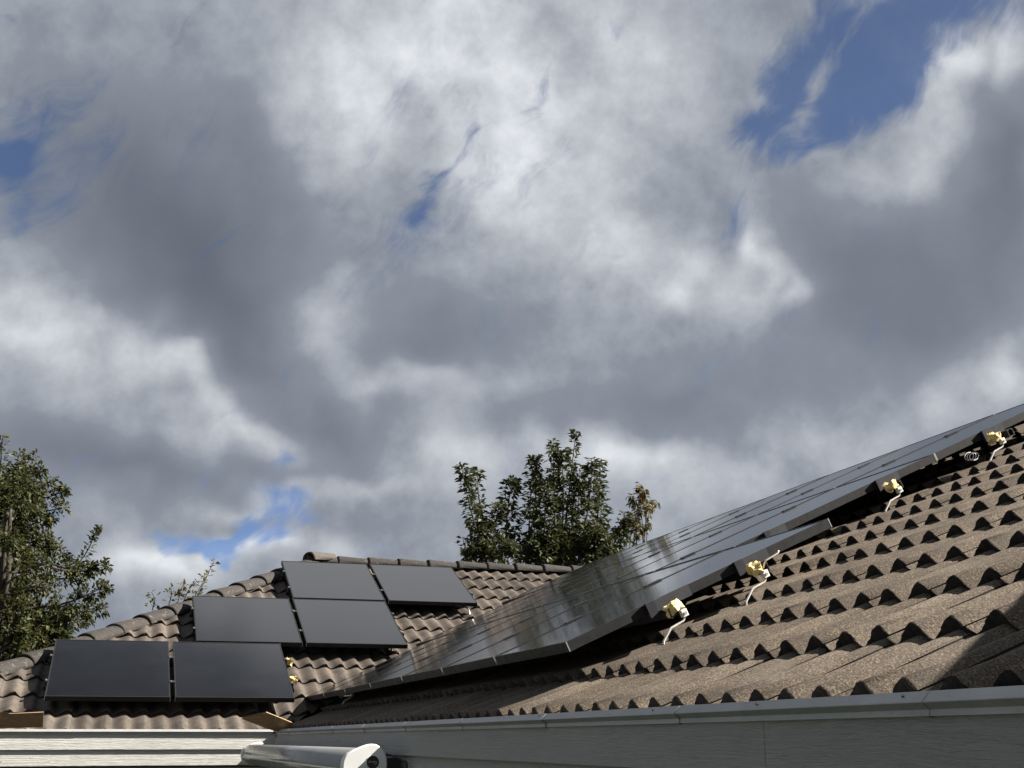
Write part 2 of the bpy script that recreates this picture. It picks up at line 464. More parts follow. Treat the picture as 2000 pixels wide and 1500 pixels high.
def box(name, b, bevel=0.):
    v, f = box_data(*b); me = mesh(name, v, f)
    if bevel:
        bm = bmesh.new(); bm.from_mesh(me)
        bmesh.ops.bevel(bm, geom=bm.edges[:], offset=bevel, segments=2, affect='EDGES', profile=.6)
        bm.to_mesh(me); bm.free()
    return me
def boxes(name, lst):
    V, F = [], []
    for b in lst:
        v, f = box_data(*b); k = len(V); V += v; F += [tuple(i+k for i in q) for q in f]
    return mesh(name, V, F)
def tube(path, r, seg=8, caps=True):
    """swept round bar along a polyline; r may be a list"""
    P = [Vector(p) for p in path]; V, F = [], []
    R = r if isinstance(r, (list, tuple)) else [r]*len(P)
    t0 = (P[1]-P[0]).normalized(); nrm = t0.orthogonal().normalized()
    for i, p in enumerate(P):
        t = ((P[min(i+1, len(P)-1)]-P[max(i-1, 0)])).normalized()
        nrm = (nrm - t*nrm.dot(t)).normalized(); bi = t.cross(nrm)
        for k in range(seg):
            a = 2*math.pi*k/seg; V.append(p + (nrm*math.cos(a) + bi*math.sin(a))*R[i])
    for i in range(len(P)-1):
        for k in range(seg):
            a, b = i*seg+k, i*seg+(k+1) % seg
            F.append((a, b, b+seg, a+seg))
    if caps:
        F.append(tuple(range(seg))[::-1]); F.append(tuple(range((len(P)-1)*seg, len(P)*seg)))
    return V, F
def smooth_path(pts, n=4):
    P = [Vector(p) for p in pts]; out = []
    for i in range(len(P)-1):
        p0, p1, p2, p3 = P[max(i-1, 0)], P[i], P[i+1], P[min(i+2, len(P)-1)]
        for k in range(n):
            t = k/n
            out.append(.5*((2*p1)+(p2-p0)*t+(2*p0-5*p1+4*p2-p3)*t*t+(-p0+3*p1-3*p2+p3)*t**3))
    out.append(P[-1]); return out

# ------------------------------------------------------------------ the two roof slopes in view
PIT = 0.4274; CP, SP = math.cos(PIT), math.sin(PIT); TP = math.tan(PIT)
class Slope:
    """frame of a roof slope: a along the eave (left to right seen from the eave), v up the slope, n out of it.
    n = 0 is the glass of the solar panels, the tile troughs lie at n = TN"""
    def __init__(s, o, al, up, no):
        s.o, s.al, s.up, s.no = Vector(o), Vector(al), Vector(up), Vector(no)
    def P(s, a, v, n=0.): return s.o + s.al*a + s.up*v + s.no*n
    def M(s, a, v, n=0.):
        m = Matrix((s.al, s.up, s.no)).transposed().to_4x4(); m.translation = s.P(a, v, n); return m
    def inv(s, p):
        q = Vector(p)-s.o; return q.dot(s.al), q.dot(s.up), q.dot(s.no)
RA = Slope((1.6902, 0, .366+Z0), (0, -1, 0), (CP, 0, SP), (-SP, 0, CP))      # right-hand slope, eave runs away from the camera; a = -y
RB = Slope((0, 11.5438, .3432+Z0), (1, 0, 0), (0, CP, SP), (0, -SP, CP))     # far slope facing the camera; a = x
TN = -.185
GX, GY = 1.345, 11.265                       # outer edge of the eaves trim of both slopes
VY = 9.90                                    # valley in plan: y = x + VY
HIPC = -13.43                                # hip in plan: x = y + HIPC
RIDGE_V = 4.52
ridge_xA = RA.P(0, RIDGE_V, TN).x; ridge_z = RA.P(0, RIDGE_V, TN).z; ridge_yB = RB.P(0, RIDGE_V, TN).y

GAUGE, COVER, WAVE = .37, .303, .1515
LIFT = .029
def roll(x):
    # two rolls on one tile: joint roll near the right edge, the other in the middle
    u = ((x-.273)/WAVE+.66) % 1.0                     # long rise on the left, short fall on the right
    q = .5-.5*math.cos(math.pi*u/.66) if u < .66 else .5+.5*math.cos(math.pi*(u-.66)/.34)
    return q**.92
H0, H1 = .048, .021                     # the rolls stand high at the nose and flatten up the tile
def tile_mesh(seed, nseg=28, L=.405):
    rnd = random.Random(seed); V, F = [], []
    xs = [COVER*i/nseg for i in range(nseg+1)]
    jit = [rnd.uniform(-.0025, .0025) for _ in xs]; jy = [rnd.uniform(-.004, .004) for _ in xs]
    rows = [(0., .97), (.004, 1.), (.12, .60), (L, 1-L/GAUGE)]
    for r, (y, z) in enumerate(rows):
        for i, x in enumerate(xs):
            lip = .003*max(0., min(1., (x-.262)/.012))            # the lap of the joint stands proud
            h = (H1+(H0-H1)*max(z, 0))*roll(x)+.010*z
            V.append((x, y+(jy[i] if r == 0 else 0), h+lip+(jit[i]*.4 if r == 0 else 0)))
    n = nseg+1; nr = len(rows)-1
    for r in range(nr):
        for i in range(nseg): F.append((r*n+i, r*n+i+1, (r+1)*n+i+1, (r+1)*n+i))
    k = len(V)
    for i, x in enumerate(xs): V.append((x, .008+jy[i], -.004+H1*roll(x)))        # underside of the nose
    nose0 = len(F)
    for i in range(nseg): F.append((k+i, k+i+1, i+1, i))
    nose1 = len(F)
    k2 = len(V)                                                    # side of the lap
    V += [(COVER, .004, H1*roll(COVER)-.002), (COVER, L, H1*roll(COVER)-.006)]
    F.append((k2, k2+1, nr*n+nseg, nseg))
    me = mesh('tile', V, F, True)
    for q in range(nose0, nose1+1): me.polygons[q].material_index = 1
    return me
TILES = [tile_mesh(s) for s in range(6)]

# panels laid on the slopes: (a0, v0, width, height)
PW, PH = 1.0, 1.31
rowsA = [(4.86, 7, 0.0), (5.79, 7, 1.33), (5.79, 8, 2.644)]
panelsA = [[(y0+1.02*i, v0) for i in range(k)] for (y0, k, v0) in rowsA]
panelsB = [[(-.5056, 0.), (.5333, 0.)], [(.7498, 1.345), (1.7887, 1.345)], [(1.7972, 2.69), (2.8361, 2.69)]]
def hidden_by_panels(p):
    eye = Vector((0, 0, Z0)); d = p-eye
    for S, rows, isA in ((RA, panelsA, True), (RB, panelsB, False)):
        den = d.dot(S.no); t = (S.o-eye).dot(S.no)/den
        if not (0 < t < .995): continue
        a, v, _ = S.inv(eye+d*t)
        if isA: a = -a
        for row in rows:
            lo, hi = row[0][0], row[-1][0]+PW
            if lo < a < hi and row[0][1] < v < row[0][1]+PH: return True
    return False
def to_px(p):
    q = p-Vector((0, 0, Z0)); w = q.dot(fwd)
    if w < .2: return None
    return 1000+FPX*q.dot(r2)/w, 750-FPX*q.dot(u2)/w, w

def clip_mesh(me, mw, planes):
    """cut a tile where the slope ends at a hip or valley; planes: (point, normal) with the kept side along the normal"""
    bm = bmesh.new(); bm.from_mesh(me); inv = mw.inverted()
    for co, no in planes:
        lc = inv @ Vector(co); ln = (inv.to_3x3() @ Vector(no)).normalized()
        bmesh.ops.bisect_plane(bm, geom=bm.verts[:]+bm.edges[:]+bm.faces[:], plane_co=lc, plane_no=ln, clear_inner=True)
    r = None
    if bm.faces:
        r = bpy.data.meshes.new('tile'); bm.to_mesh(r)
        for p in r.polygons: p.use_smooth = True
    bm.free(); return r

# ------------------------------------------------------------------ ground
g = obj('ground', mesh('ground', [(-900, -900, 0), (900, -900, 0), (900, 900, 0), (-900, 900, 0)], [(0, 1, 2, 3)]), MT['ground']); g['kind'] = 'structure'

# ------------------------------------------------------------------ the house
house = empty('house', (1.8, 11.7, 0), 'single-storey L-shaped house with brown concrete tile roof and pale painted boards', 'house')
eaveA_y0 = -2.5
# underlay sheets of both slopes (and the rear slopes that close the roof)
def sheet(pts): return [Vector(p) for p in pts]
def onA(y, v, n): return RA.P(-y, v, n)
def onB(x, v, n): return RB.P(x, v, n)
UN = TN-.03
ev = -.33
def valley_xy(v): # plan point where both slopes meet at slope distance v
    x = RA.P(0, v, TN).x; return x, x+VY
def hip_x(v): return RB.P(0, v, TN).y+HIPC
rxB = hip_x(RIDGE_V)
sA = mesh('underlay', [onA(eaveA_y0, ev, UN), onA(valley_xy(ev)[1], ev, UN), onA(valley_xy(RIDGE_V)[1], RIDGE_V, UN), onA(eaveA_y0, RIDGE_V, UN)], [(0, 3, 2, 1)])
slopeA = obj('roof_slope', sA, MT['underlay'], house); slopeA['label'] = 'tiled roof slope rising to the right under the long solar array'
sB = mesh('underlay', [onB(hip_x(ev), ev, UN), onB(valley_xy(ev)[0], ev, UN), onB(valley_xy(RIDGE_V)[0], RIDGE_V, UN), onB(rxB, RIDGE_V, UN)], [(0, 1, 2, 3)])
slopeB = obj('roof_slope', sB, MT['underlay'], house); slopeB['label'] = 'tiled far roof slope facing the camera with a hip on its left'
# rear slopes and hip end
xr = ridge_xA; yr = ridge_yB; zr = ridge_z-.03
W2 = xr-RA.P(0, ev, TN).x; ez = RA.P(0, ev, TN).z-.03
rear = mesh('rear', [
    (xr, eaveA_y0, zr), (xr, yr, zr), (xr+W2, yr+W2, ez), (xr+W2, eaveA_y0, ez),
    (rxB, yr, zr), (rxB-W2, yr+W2, ez), (rxB-W2, yr-W2, ez)],
    [(0, 3, 2, 1), (1, 2, 5, 4), (4, 5, 6)])
obj('rear_roof_slope', rear, MT['underlay'], house)

# tiles: gather every tile position of both slopes, the 300 that show largest become objects of their own
cand = []
def add_slope_tiles(S, isA, slope_obj):
    e0 = -.345
    for k in range(14):
        v = e0+GAUGE*k
        if v > RIDGE_V-.12: break
        vm = v+GAUGE*.5
        vx, vy = valley_xy(vm)
        if isA:
            # joint roll crest at y = 3.397 + i * COVER, right edge .03 nearer
            i0 = math.floor((eaveA_y0-3.367)/COVER); i1 = math.ceil((vy+.5-3.367)/COVER)
            for i in range(i0, i1):
                yr_ = 3.367+i*COVER; yl = yr_+COVER            # nearer edge, farther edge
                cand.append((S, isA, slope_obj, -yl, v, k))
        else:
            i0 = math.floor((hip_x(vm)-.6-.03)/COVER); i1 = math.ceil((vx+.5)/COVER)
            for i in range(i0, i1):
                cand.append((S, isA, slope_obj, i*COVER-.282+.303, v, k))
add_slope_tiles(RA, True, slopeA); add_slope_tiles(RB, False, slopeB)
valley_dir = Vector((1, 1, 0)).normalized(); nA = Vector((1, -1, 0)).normalized()
rows_out = []
rt = random.Random(3)
for (S, isA, so_, a, v, k) in cand:
    mw = S.M(a, v, TN)
    # slight unevenness of hand-laid tiles
    mw = mw @ Matrix.Rotation(rt.uniform(-.007, .007), 4, 'Z') @ Matrix.Rotation(rt.uniform(-.003, .003), 4, 'X') @ Matrix.Translation((0, rt.uniform(-.006, .006), rt.uniform(0, .0015)))
    c0, c1 = mw @ Vector((0, 0, 0)), mw @ Vector((COVER, GAUGE, 0))
    cs = [mw @ Vector(q) for q in ((0, 0, 0), (COVER, 0, 0), (COVER, .4, 0), (0, .4, 0))]
    # distance to the valley line on this slope's side
    gap = .055
    dv = [((p.x-(p.y-VY))/math.sqrt(2)) * (1 if isA else -1) for p in cs]
    if max(dv) < gap: continue
    planes = []
    if max(p.x if isA else p.y for p in cs) > (ridge_xA if isA else ridge_yB)-.02:
        planes.append((Vector((ridge_xA-.02, ridge_yB-.02, 0)), Vector((-1, 0, 0) if isA else (0, -1, 0))))
    if min(dv) < gap:
        n = nA if isA else -nA
        planes.append((Vector((0, VY, 0))+n*gap, n))
    if not isA:
        dh = [(p.x-(p.y+HIPC))/math.sqrt(2) for p in cs]
        if max(dh) < .02: continue
        if min(dh) < .02: planes.append((Vector((HIPC, 0, 0))+nA*.02, nA))
        # leave out what would stand inside the panels that reach across the valley
        ctr = (cs[0]+cs[2])*.5
        aa, vv, nn = RA.inv(ctr)
    ctr = mw @ Vector((COVER/2, .15, .03))
    q = to_px(ctr); score = 0
    if q and -60 < q[0] < 2060 and -60 < q[1] < 1560:
        hid = all(hidden_by_panels(mw @ Vector(t)) for t in ((.03, .0, .03), (.27, .0, .03), (.15, .2, .03), (.03, .35, .03), (.27, .35, .03)))
        score = 0 if hid else 1/q[2]**2
    rows_out.append((score, isA, so_, mw, planes))
order = sorted(range(len(rows_out)), key=lambda i: -rows_out[i][0])
single = set(i for i in order[:300] if rows_out[i][0] > 0)
n_vis = sum(1 for r in rows_out if r[0] > 0)
rest = {True: ([], [], []), False: ([], [], [])}
for i, (score, isA, so_, mw, planes) in enumerate(rows_out):
    me = TILES[rt.randrange(6)]
    if planes:
        me = clip_mesh(me, mw, planes)
        if me is None: continue
    m = MT['tile_near'] if isA else MT['tile_far']
    if i in single:
        if me in TILES and not planes:
            key = me.name+('A' if isA else 'B')
            if key not in bpy.data.meshes:
                c_ = me.copy(); c_.name = key
            me = bpy.data.meshes[key]
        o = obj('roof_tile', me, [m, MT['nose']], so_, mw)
    else:
        V, F, FM = rest[isA]; k = len(V); FM.extend([p.material_index for p in me.polygons])
        V.extend([mw @ p.co for p in me.vertices]); F.extend([tuple(j+k for j in p.vertices) for p in me.polygons])
for isA, so_ in ((True, slopeA), (False, slopeB)):
    V, F, FM = rest[isA]
    if V:
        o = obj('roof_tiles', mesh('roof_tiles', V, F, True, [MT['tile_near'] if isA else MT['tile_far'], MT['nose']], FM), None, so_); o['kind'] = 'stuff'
print('tiles', len(rows_out), 'in view', n_vis)

# valley flashing: a shallow metal trough
vp = []
for v in (ev-.03, RIDGE_V):
    x, y = valley_xy(v)
    for off, dz in ((-.16, .05), (0, -.012), (.16, .05)):
        z = RA.P(0, v, TN).z
        vp.append(Vector((x, y, z-.012))+nA*off+Vector((0, 0, dz)))
obj('valley_flashing', mesh('valley', vp, [(0, 1, 4, 3), (1, 2, 5, 4)]), MT['valley'], slopeB)

# hip and ridge tiles: tapered barrels, each lapped over the one below
def barrel(L, w0, w1, h0, h1, t=.016, seg=12):
    V, F = [], []
    def ring(y, w, h, dz=0):
        for i in range(seg+1):
            a = math.pi*i/seg
            x = -math.cos(a)*w; z = (math.sin(a)**.8)*h
            V.append((x, y, z+dz))
    ring(-.004, w0, h0-.004); ring(.02, w0, h0); ring(L, w1, h1)                  # outside, a thick rim at the lower end
    ring(-.004, w0-t, h0-t-.004); ring(L, w1-t, h1-t)
    n = seg+1
    for r in range(2):
        for i in range(seg): F.append((r*n+i, r*n+i+1, (r+1)*n+i+1, (r+1)*n+i))
    for i in range(seg): F.append((3*n+i, 3*n+i+1, i+1, i))
    for i in range(seg): F.append((4*n+i, 4*n+i+1, 3*n+i+1, 3*n+i))
    F.append((0, 2*n, 4*n, 3*n)); F.append((n-1, 3*n+n-1, 4*n+n-1, 2*n+n-1))
    return mesh('ridge_tile', V, F, True)
BAR = barrel(.43, .136, .126, .100, .090)
def lay_barrels(p0, p1, pitch, start, count, parent, name, lift=.055, droop=0.):
    d = (p1-p0).normalized(); side = d.cross(Vector((0, 0, 1))).normalized(); up = side.cross(d)
    for i in range(count):
        m = Matrix((side, d, up)).transposed().to_4x4()
        m.translation = p0+d*(start+i*pitch)+up*(lift-.0)
        m = m @ Matrix.Rotation(-.045+rt.uniform(-.01, .01), 4, 'X') @ Matrix.Rotation(rt.uniform(-.02, .02), 4, 'Z')
        obj(name, BAR, MT['ridge'], parent, m)
apex = Vector((rxB, yr, ridge_z)); hip0 = Vector((hip_x(ev), RB.P(0, ev, TN).y, RB.P(0, ev, TN).z))
hl = (apex-hip0).length
nh = int(hl/.375)
lay_barrels(hip0, apex, .375, hl-nh*.375-.05, nh, slopeB, 'hip_tile', lift=-.012)
lay_barrels(Vector((2.161, yr, ridge_z)), Vector((xr, yr, ridge_z)), .375, 0, int((xr-2.161)/.375)+1, slopeB, 'ridge_tile', lift=-.015)
# ridge of the right-hand wing
lay_barrels(Vector((xr, eaveA_y0, ridge_z)), Vector((xr, yr, ridge_z)), .375, 0, int((yr-eaveA_y0)/.375), slopeA, 'ridge_tile', lift=-.03)
# the paler cap tile where hip and ridge meet
mcap = Matrix.Translation(apex+Vector((.02, -.04, .015))) @ Matrix.Rotation(rad(-68), 4, 'Z') @ Matrix.Rotation(rad(4), 4, 'X') @ Matrix.Translation((0, -.16, 0))
o = obj('cap_tile', barrel(.32, .142, .122, .108, .09), MT['ridge_pale'], slopeB, mcap); o['label'] = 'paler cap tile where the hip meets the ridge'

# eaves trim: folded sheet metal in lengths lapped over each other
def trim_piece(L, lead):
    prof = [(.070, .066), (.016, .0795), (.013, .0803), (-.003, .0625), (-.0035, .0605), (.0095, .0500), (.0105, .0488), (.0095, .0380), (.020, .0375)]
    V, F = [], []
    for j in (0, 1):
        for (x, z) in prof: V.append((x-(lead if j == 0 else 0), j*L, z))
    n = len(prof)
    for i in range(n-1): F.append((i, i+1, n+i+1, n+i))
    # turned edge at the near end gives the sheet its thickness
    k = len(V)
    for (x, z) in prof: V.append((x+.004-(lead), 0, z-.004))
    for i in range(n-1): F.append((i, k+i, k+i+1, i+1))
    me = mesh('trim', V, F, False)
    return me
ya = 2.003-1.055*4
for i in range(13):
    y = ya+1.055*i
    L = 1.075 if y+1.075 < GY+.03 else GY+.03-y
    if L < .1: break
    m = Matrix.Translation((GX+rt.uniform(-.0015, .0015), y-.012, Z0+rt.uniform(-.001, .001)))
    obj('eaves_trim', trim_piece(L, .0035), MT['trim'], house, m)
xb = GX-.012
for i in range(4):
    L = 1.55
    m = Matrix.Translation((xb-i*1.53, GY, Z0)) @ Matrix.Rotation(rad(90), 4, 'Z')
    obj('eaves_trim', trim_piece(L, .002), MT['trim'], house, m)

# nails and dark spots on the near lengths of the trim
for (y_, z_) in ((2.06, .0725), (2.62, .073), (3.20, .072), (4.15, .072)):
    V_, F_ = tube([(GX+.0045, y_, Z0+z_), (GX+.0025, y_, Z0+z_+.002)], .0032, 8)
    obj('trim_nail', mesh('nail', V_, F_), MT['dark_metal'], house)
# fascia and the lapped boards under it
def board(name, b, m, bev=.003, lab=None):
    o = obj(name, box('board', b, bev), m, house)
    return o
FX = GX+.016
for (y0, y1) in ((-2.5, 2.616), (2.6175, 7.9), (7.9015, GY+.018)):
    board('fascia_board', (FX, FX+.022, y0, y1, Z0-.075, Z0+.045), MT['wood_y'])
    board('lower_board', (FX+.016, FX+.036, y0+.003, y1-.001, Z0-.205, Z0-.060), MT['wood_y'])
FY = GY+.016
for (x0, x1) in ((-3.3, FX-.001),):
    board('fascia_board', (x0, x1, FY, FY+.022, Z0-.080, Z0+.045), MT['wood_x'])
    board('lower_board', (x0, x1+.010, FY+.016, FY+.036, Z0-.205, Z0-.066), MT['wood_x'])
obj('soffit', boxes('soffit', [(FX+.03, FX+.5, -2.5, FY+.4, Z0-.22, Z0-.206), (-3.3, FX+.03, FY+.03, FY+.4, Z0-.22, Z0-.206)]), MT['soffit'], house)
obj('wall', boxes('wall', [(FX+.34, FX+.5, -2.5, FY+.36, 0, Z0-.19), (-3.0, FX+.34, FY+.36, FY+.5, 0, Z0-.19)]), MT['wall'], house)

# unseen gabled dormer added on the right-hand slope to shade the nearest tiles
dz = Z0
RK = .455
dy0, dz0 = 2.9, .75+dz
dr_y = .7; dr_z = dz0+(dy0-dr_y)*RK
xF = 2.78
def slope_x(z): return RA.P(0, 0, TN).x+(z-RA.P(0, 0, TN).z)/TP
dv_ = [(xF, dy0, dz0), (xF, dr_y, dr_z), (xF, 2*dr_y-dy0, dz0), (slope_x(dz0)+.3, dy0, dz0), (slope_x(dr_z)+.3, dr_y, dr_z), (slope_x(dz0)+.3, 2*dr_y-dy0, dz0)]
dlow = [(x, y, z-.09) for (x, y, z) in dv_]
obj('shade_dormer_roof', mesh('shade_dormer_roof', dv_+dlow, [(0, 3, 4, 1), (1, 4, 5, 2), (6, 7, 10, 9), (7, 8, 11, 10), (0, 1, 7, 6), (1, 2, 8, 7), (0, 6, 9, 3), (2, 5, 11, 8)]), MT['tile_near'], house)
obj('shade_dormer_wall', mesh('shade_dormer_wall', [(xF+.2, dy0-.35, dz0-.3), (xF+.2, dr_y, dr_z-.05), (xF+.2, 2*dr_y-dy0+.35, dz0-.3), (xF+.2, 2*dr_y-dy0+.35, dz0+.1), (xF+.2, dy0-.35, dz0+.1)], [(0, 4, 1, 3, 2)]), MT['wood_y'], house)

# ------------------------------------------------------------------ solar panels
def frame_mesh():
    V, F, fm = [], [], []
    lip, dep, t = .011, .040, .030
    def add(bx, mi=0):
        v, f = box_data(*bx); k = len(V); V.extend(v); F.extend([tuple(i+k for i in q) for q in f]); fm.extend([mi]*6)
    add((0, PW, 0, lip, -dep, 0)); add((0, PW, PH-lip, PH, -dep, 0))
    add((0, lip, lip+.0005, PH-lip-.0005, -dep, 0)); add((PW-lip, PW, lip+.0005, PH-lip-.0005, -dep, 0))
    add((.0005, PW-.0005, .0005, t, -dep-.0015, -dep+.0005)); add((.0005, PW-.0005, PH-t, PH-.0005, -dep-.0015, -dep+.0005))
    for x, sx in ((0, -1), (PW, 1)):
        for y, sy in ((0, 1), (PH, -1)):
            # bare aluminium showing at the mitred corner
            x0, x1 = (x-.0008, x+.0012) if sx < 0 else (x-.0012, x+.0008)
            y0, y1 = (y-.0008, y+.0035) if sy > 0 else (y-.0035, y+.0008)
            add((x0, x1, y0, y1, -dep, .0006), 1)
    return mesh('panel_frame', V, F, False, [MT['frame'], MT['frame_edge']], fm)
FRAME = frame_mesh()
def glass_mesh():
    V, F = [], []
    l = .011; nx, ny = 6, 8
    for j in range(ny+1):
        for i in range(nx+1):
            V.append((l+(PW-2*l)*i/nx, l+(PH-2*l)*j/ny, -.0018))
    for j in range(ny):
        for i in range(nx):
            a = j*(nx+1)+i; F.append((a, a+1, a+nx+2, a+nx+1))
    return mesh('panel_glass', V, F, True, [MT['glass']])
GLASS = glass_mesh()
BACK = mesh('panel_back', [(.012, .012, -.033), (PW-.012, .012, -.033), (PW-.012, PH-.012, -.033), (.012, PH-.012, -.033)], [(0, 3, 2, 1)])
MID = boxes('mid_clamp', [(PW-.006, PW+.026, -.045, .045, .0008, .0048), (PW+.004, PW+.016, -.04, .04, -.06, .0008)])
BOLT = None
def bolt_mesh():
    V, F = tube([(0, 0, 0), (0, 0, .006)], .0065, 8)
    return mesh('bolt', V, F)
BOLT = bolt_mesh()
SIDE = boxes('side_clamp', [(-.022, .004, -.02, .02, .0008, .005), (-.024, -.004, -.02, .02, -.05, .0008), (-.030, -.010, -.016, .016, -.075, -.05)])
SIDE2 = boxes('side_clamp', [(PW-.004, PW+.022, -.02, .02, .0008, .005), (PW+.004, PW+.024, -.02, .02, -.05, .0008), (PW+.010, PW+.030, -.016, .016, -.075, -.05)])
ENDP = boxes('clamp_plate', [(PW+.0012, PW+.012, 0, 1, -.044, .0028), (PW-.012, PW+.0012, 0, 1, .0008, .0028)])
SLOT = boxes('clamp_slot', [(PW+.001, PW+.020, 0, 1, -.058, .0038), (PW-.006, PW+.001, .1, .9, .0008, .0038)])

def solar_panel(S, a, v, label, group, jig):
    m = S.M(a, v, 0.) @ Matrix.Rotation(rt.uniform(-.0008, .0008), 4, 'X') @ Matrix.Rotation(rt.uniform(-.0010, .0010), 4, 'Y')
    root = empty('solar_panel', label=label, cat='solar panel', group=group, mw=m)
    for nm, me, mt in (('frame', FRAME, None), ('glass', GLASS, None), ('back_sheet', BACK, MT['black'])):
        obj(nm, me, mt, root, m)
    for (nm, me, mt, y, sc) in jig:
        mm = m @ Matrix.Translation((0, y, 0)) @ (Matrix.Diagonal((1, sc, 1, 1)) if sc else Matrix.Identity(4))
        o = obj(nm, me, mt, root, mm)
        if nm == 'mid_clamp' and S is RB:
            for dx in (PW+.010,):
                obj('bolt', BOLT, MT['steel'], o, mm @ Matrix.Translation((dx, 0, .0048)))
        if nm == 'side_clamp':
            obj('bolt', BOLT, MT['steel'], o, mm @ Matrix.Translation((-.012 if me is SIDE else PW+.012, 0, .005)))
    return root
ORD = ['nearest', 'second', 'third', 'fourth', 'fifth', 'sixth', 'seventh', 'eighth']
RN = ['bottom', 'middle', 'top']
railsA = [(.43, .88), (.24, .96), (.43, .93)]
endA = [((.365, .405, .575), (.803, .845, .970)), ((.173, .205, .305), (.895, .935, 1.045)), ((.326, .376, .475), (.86, .90, 1.0))]
for r, row in enumerate(panelsA):
    for i, (y0, v0) in enumerate(row):
        jig = []
        if i < len(row)-1:      # clamps sit in the gap on the far side: local x = 0 is far, so use the farther neighbour's near edge
            pass
        if i > 0:
            for rv in railsA[r]: jig.append(('mid_clamp', MID, MT['clamp'], rv+rt.uniform(-.01, .01), None))
        else:
            for (s0, s1, p1) in endA[r]:
                jig.append(('end_clamp', SLOT, MT['clamp'], s0, s1-s0)); jig.append(('clamp_plate', ENDP, MT['plate'], s1, p1-s1))
        pos = ('nearest the camera' if i == 0 else 'farthest from the camera' if i == len(row)-1 else '%s from near end' % ORD[i])
        solar_panel(RA, -(y0+PW), v0, 'black solar panel, right roof slope, %s row, %s' % (RN[r], pos), 'solar panels on the right roof slope', jig)
BN = [['left one of the lowest pair', 'right one of the lowest pair'], ['left one of the middle pair', 'right one of the middle pair'], ['left one of the top pair, below the cap tile', 'right one of the top pair, by the ridge']]
for r, row in enumerate(panelsB):
    for i, (x0, v0) in enumerate(row):
        jig = []
        for rv in (.33, .90):
            if i == 0:
                jig.append(('side_clamp', SIDE, MT['dark_metal'], rv, None)); jig.append(('mid_clamp', boxes('mid_clamp_wide', [(PW-.006, PW+.045, -.02, .02, .0008, .0048), (PW+.006, PW+.032, -.018, .018, -.06, .0008)]), MT['clamp'], rv, None))
            else:
                jig.append(('side_clamp', SIDE2, MT['dark_metal'], rv, None))
        solar_panel(RB, x0, v0, 'black solar panel, far roof slope, %s' % BN[r][i], 'solar panels on the far roof slope', jig)

# ------------------------------------------------------------------ mounting rails under the panels
RAILX = None
def rail(S, a0, a1, v, label, group):
    L = a1-a0
    me = boxes('rail', [(0, L, -.019, .019, -.084, -.0795), (0, L, -.019, -.0145, -.0795, -.045), (0, L, .0145, .019, -.0795, -.045), (0, L, -.0145, -.006, -.0495, -.045), (0, L, .006, .0145, -.0495, -.045)])
    o = obj('mounting_rail', me, MT['rail'], None, S.M(a0, v, 0))
    return tag(o, label, 'rail', group)
for r, row in enumerate(panelsA):
    for j, rv in enumerate(railsA[r]):
        y0, y1 = row[0][0]-.10, row[-1][0]+PW-.08
        rail(RA, -y1, -y0, row[0][1]+rv, 'black mounting rail under the %s panel row, right slope, %s of two' % (RN[r], ('lower', 'upper')[j]), 'mounting rails on the right slope')
for r, row in enumerate(panelsB):
    for j, rv in enumerate((.33, .90)):
        rail(RB, row[0][0]-.035, row[1][0]+PW+.035, row[0][1]+rv, 'black mounting rail under the %s panel pair, far slope, %s of two' % (('lowest', 'middle', 'top')[r], ('lower', 'upper')[j]), 'mounting rails on the far slope')

# ------------------------------------------------------------------ roof hooks and the yellow wraps on the rail ends
def wrap_mesh(seed, flip=1):
    """crumpled foil bag pulled over a rail end: flared open mouth, pinched and creased body"""
    rnd = random.Random(seed); n = 9; V, F = [], []
    # rings along the rail axis (local x), local y up-slope, local z out of the slope
    ringsN, seg = 9, 16
    off = Vector((rnd.uniform(0, 50), rnd.uniform(0, 50), rnd.uniform(0, 50)))
    for i in range(ringsN):
        t = i/(ringsN-1)
        x = -.045+.090*t
        s = 1.0+.45*max(0, .35-t)/.35 - .18*math.exp(-((t-.38)/.12)**2)
        for k in range(seg):
            a = 2*math.pi*k/seg
            cy, cz = math.cos(a), math.sin(a)
            q = (abs(cy)**4+abs(cz)**4)**(-1/4)*(1+.28*max(0., abs(math.sin(2*a))-.75)/.25*(t > .3))                     # squarish section
            p = Vector((x, cy*q*.036*s, cz*q*.036*s))
            nz = mnoise.noise_vector(p*26+off)
            p += Vector((nz.x*.020, nz.y*.018, nz.z*.018))
            if i == 0: p += Vector((rnd.uniform(-.012, .006), 0, 0))
            V.append(p)
    for i in range(ringsN-1):
        for k in range(seg):
            a, b = i*seg+k, i*seg+(k+1) % seg
            F.append((a, b, b+seg, a+seg))
    k = len(V); V.append(Vector((.05, 0, 0)))
    for j in range(seg): F.append(((ringsN-1)*seg+j, (ringsN-1)*seg+(j+1) % seg, k))
    # ears of the bag sticking up where it is twisted
    for (sy, sz) in ((1, 1), (1, -1), (-1, 1)):
        b = Vector((.038, sy*.030, sz*.030)); k = len(V)
        V += [b+Vector((-.022, sy*.004, 0)), b+Vector((.008, 0, sz*.004)), b+Vector((rnd.uniform(0, .012), sy*rnd.uniform(.012, .022), sz*rnd.uniform(.010, .020)))]
        F.append((k, k+1, k+2))
    return mesh('wrap', V, F, False)
def hook_path(S, y, pts): return [S.P(-y if S is RA else y, v, n) for (v, n) in pts]
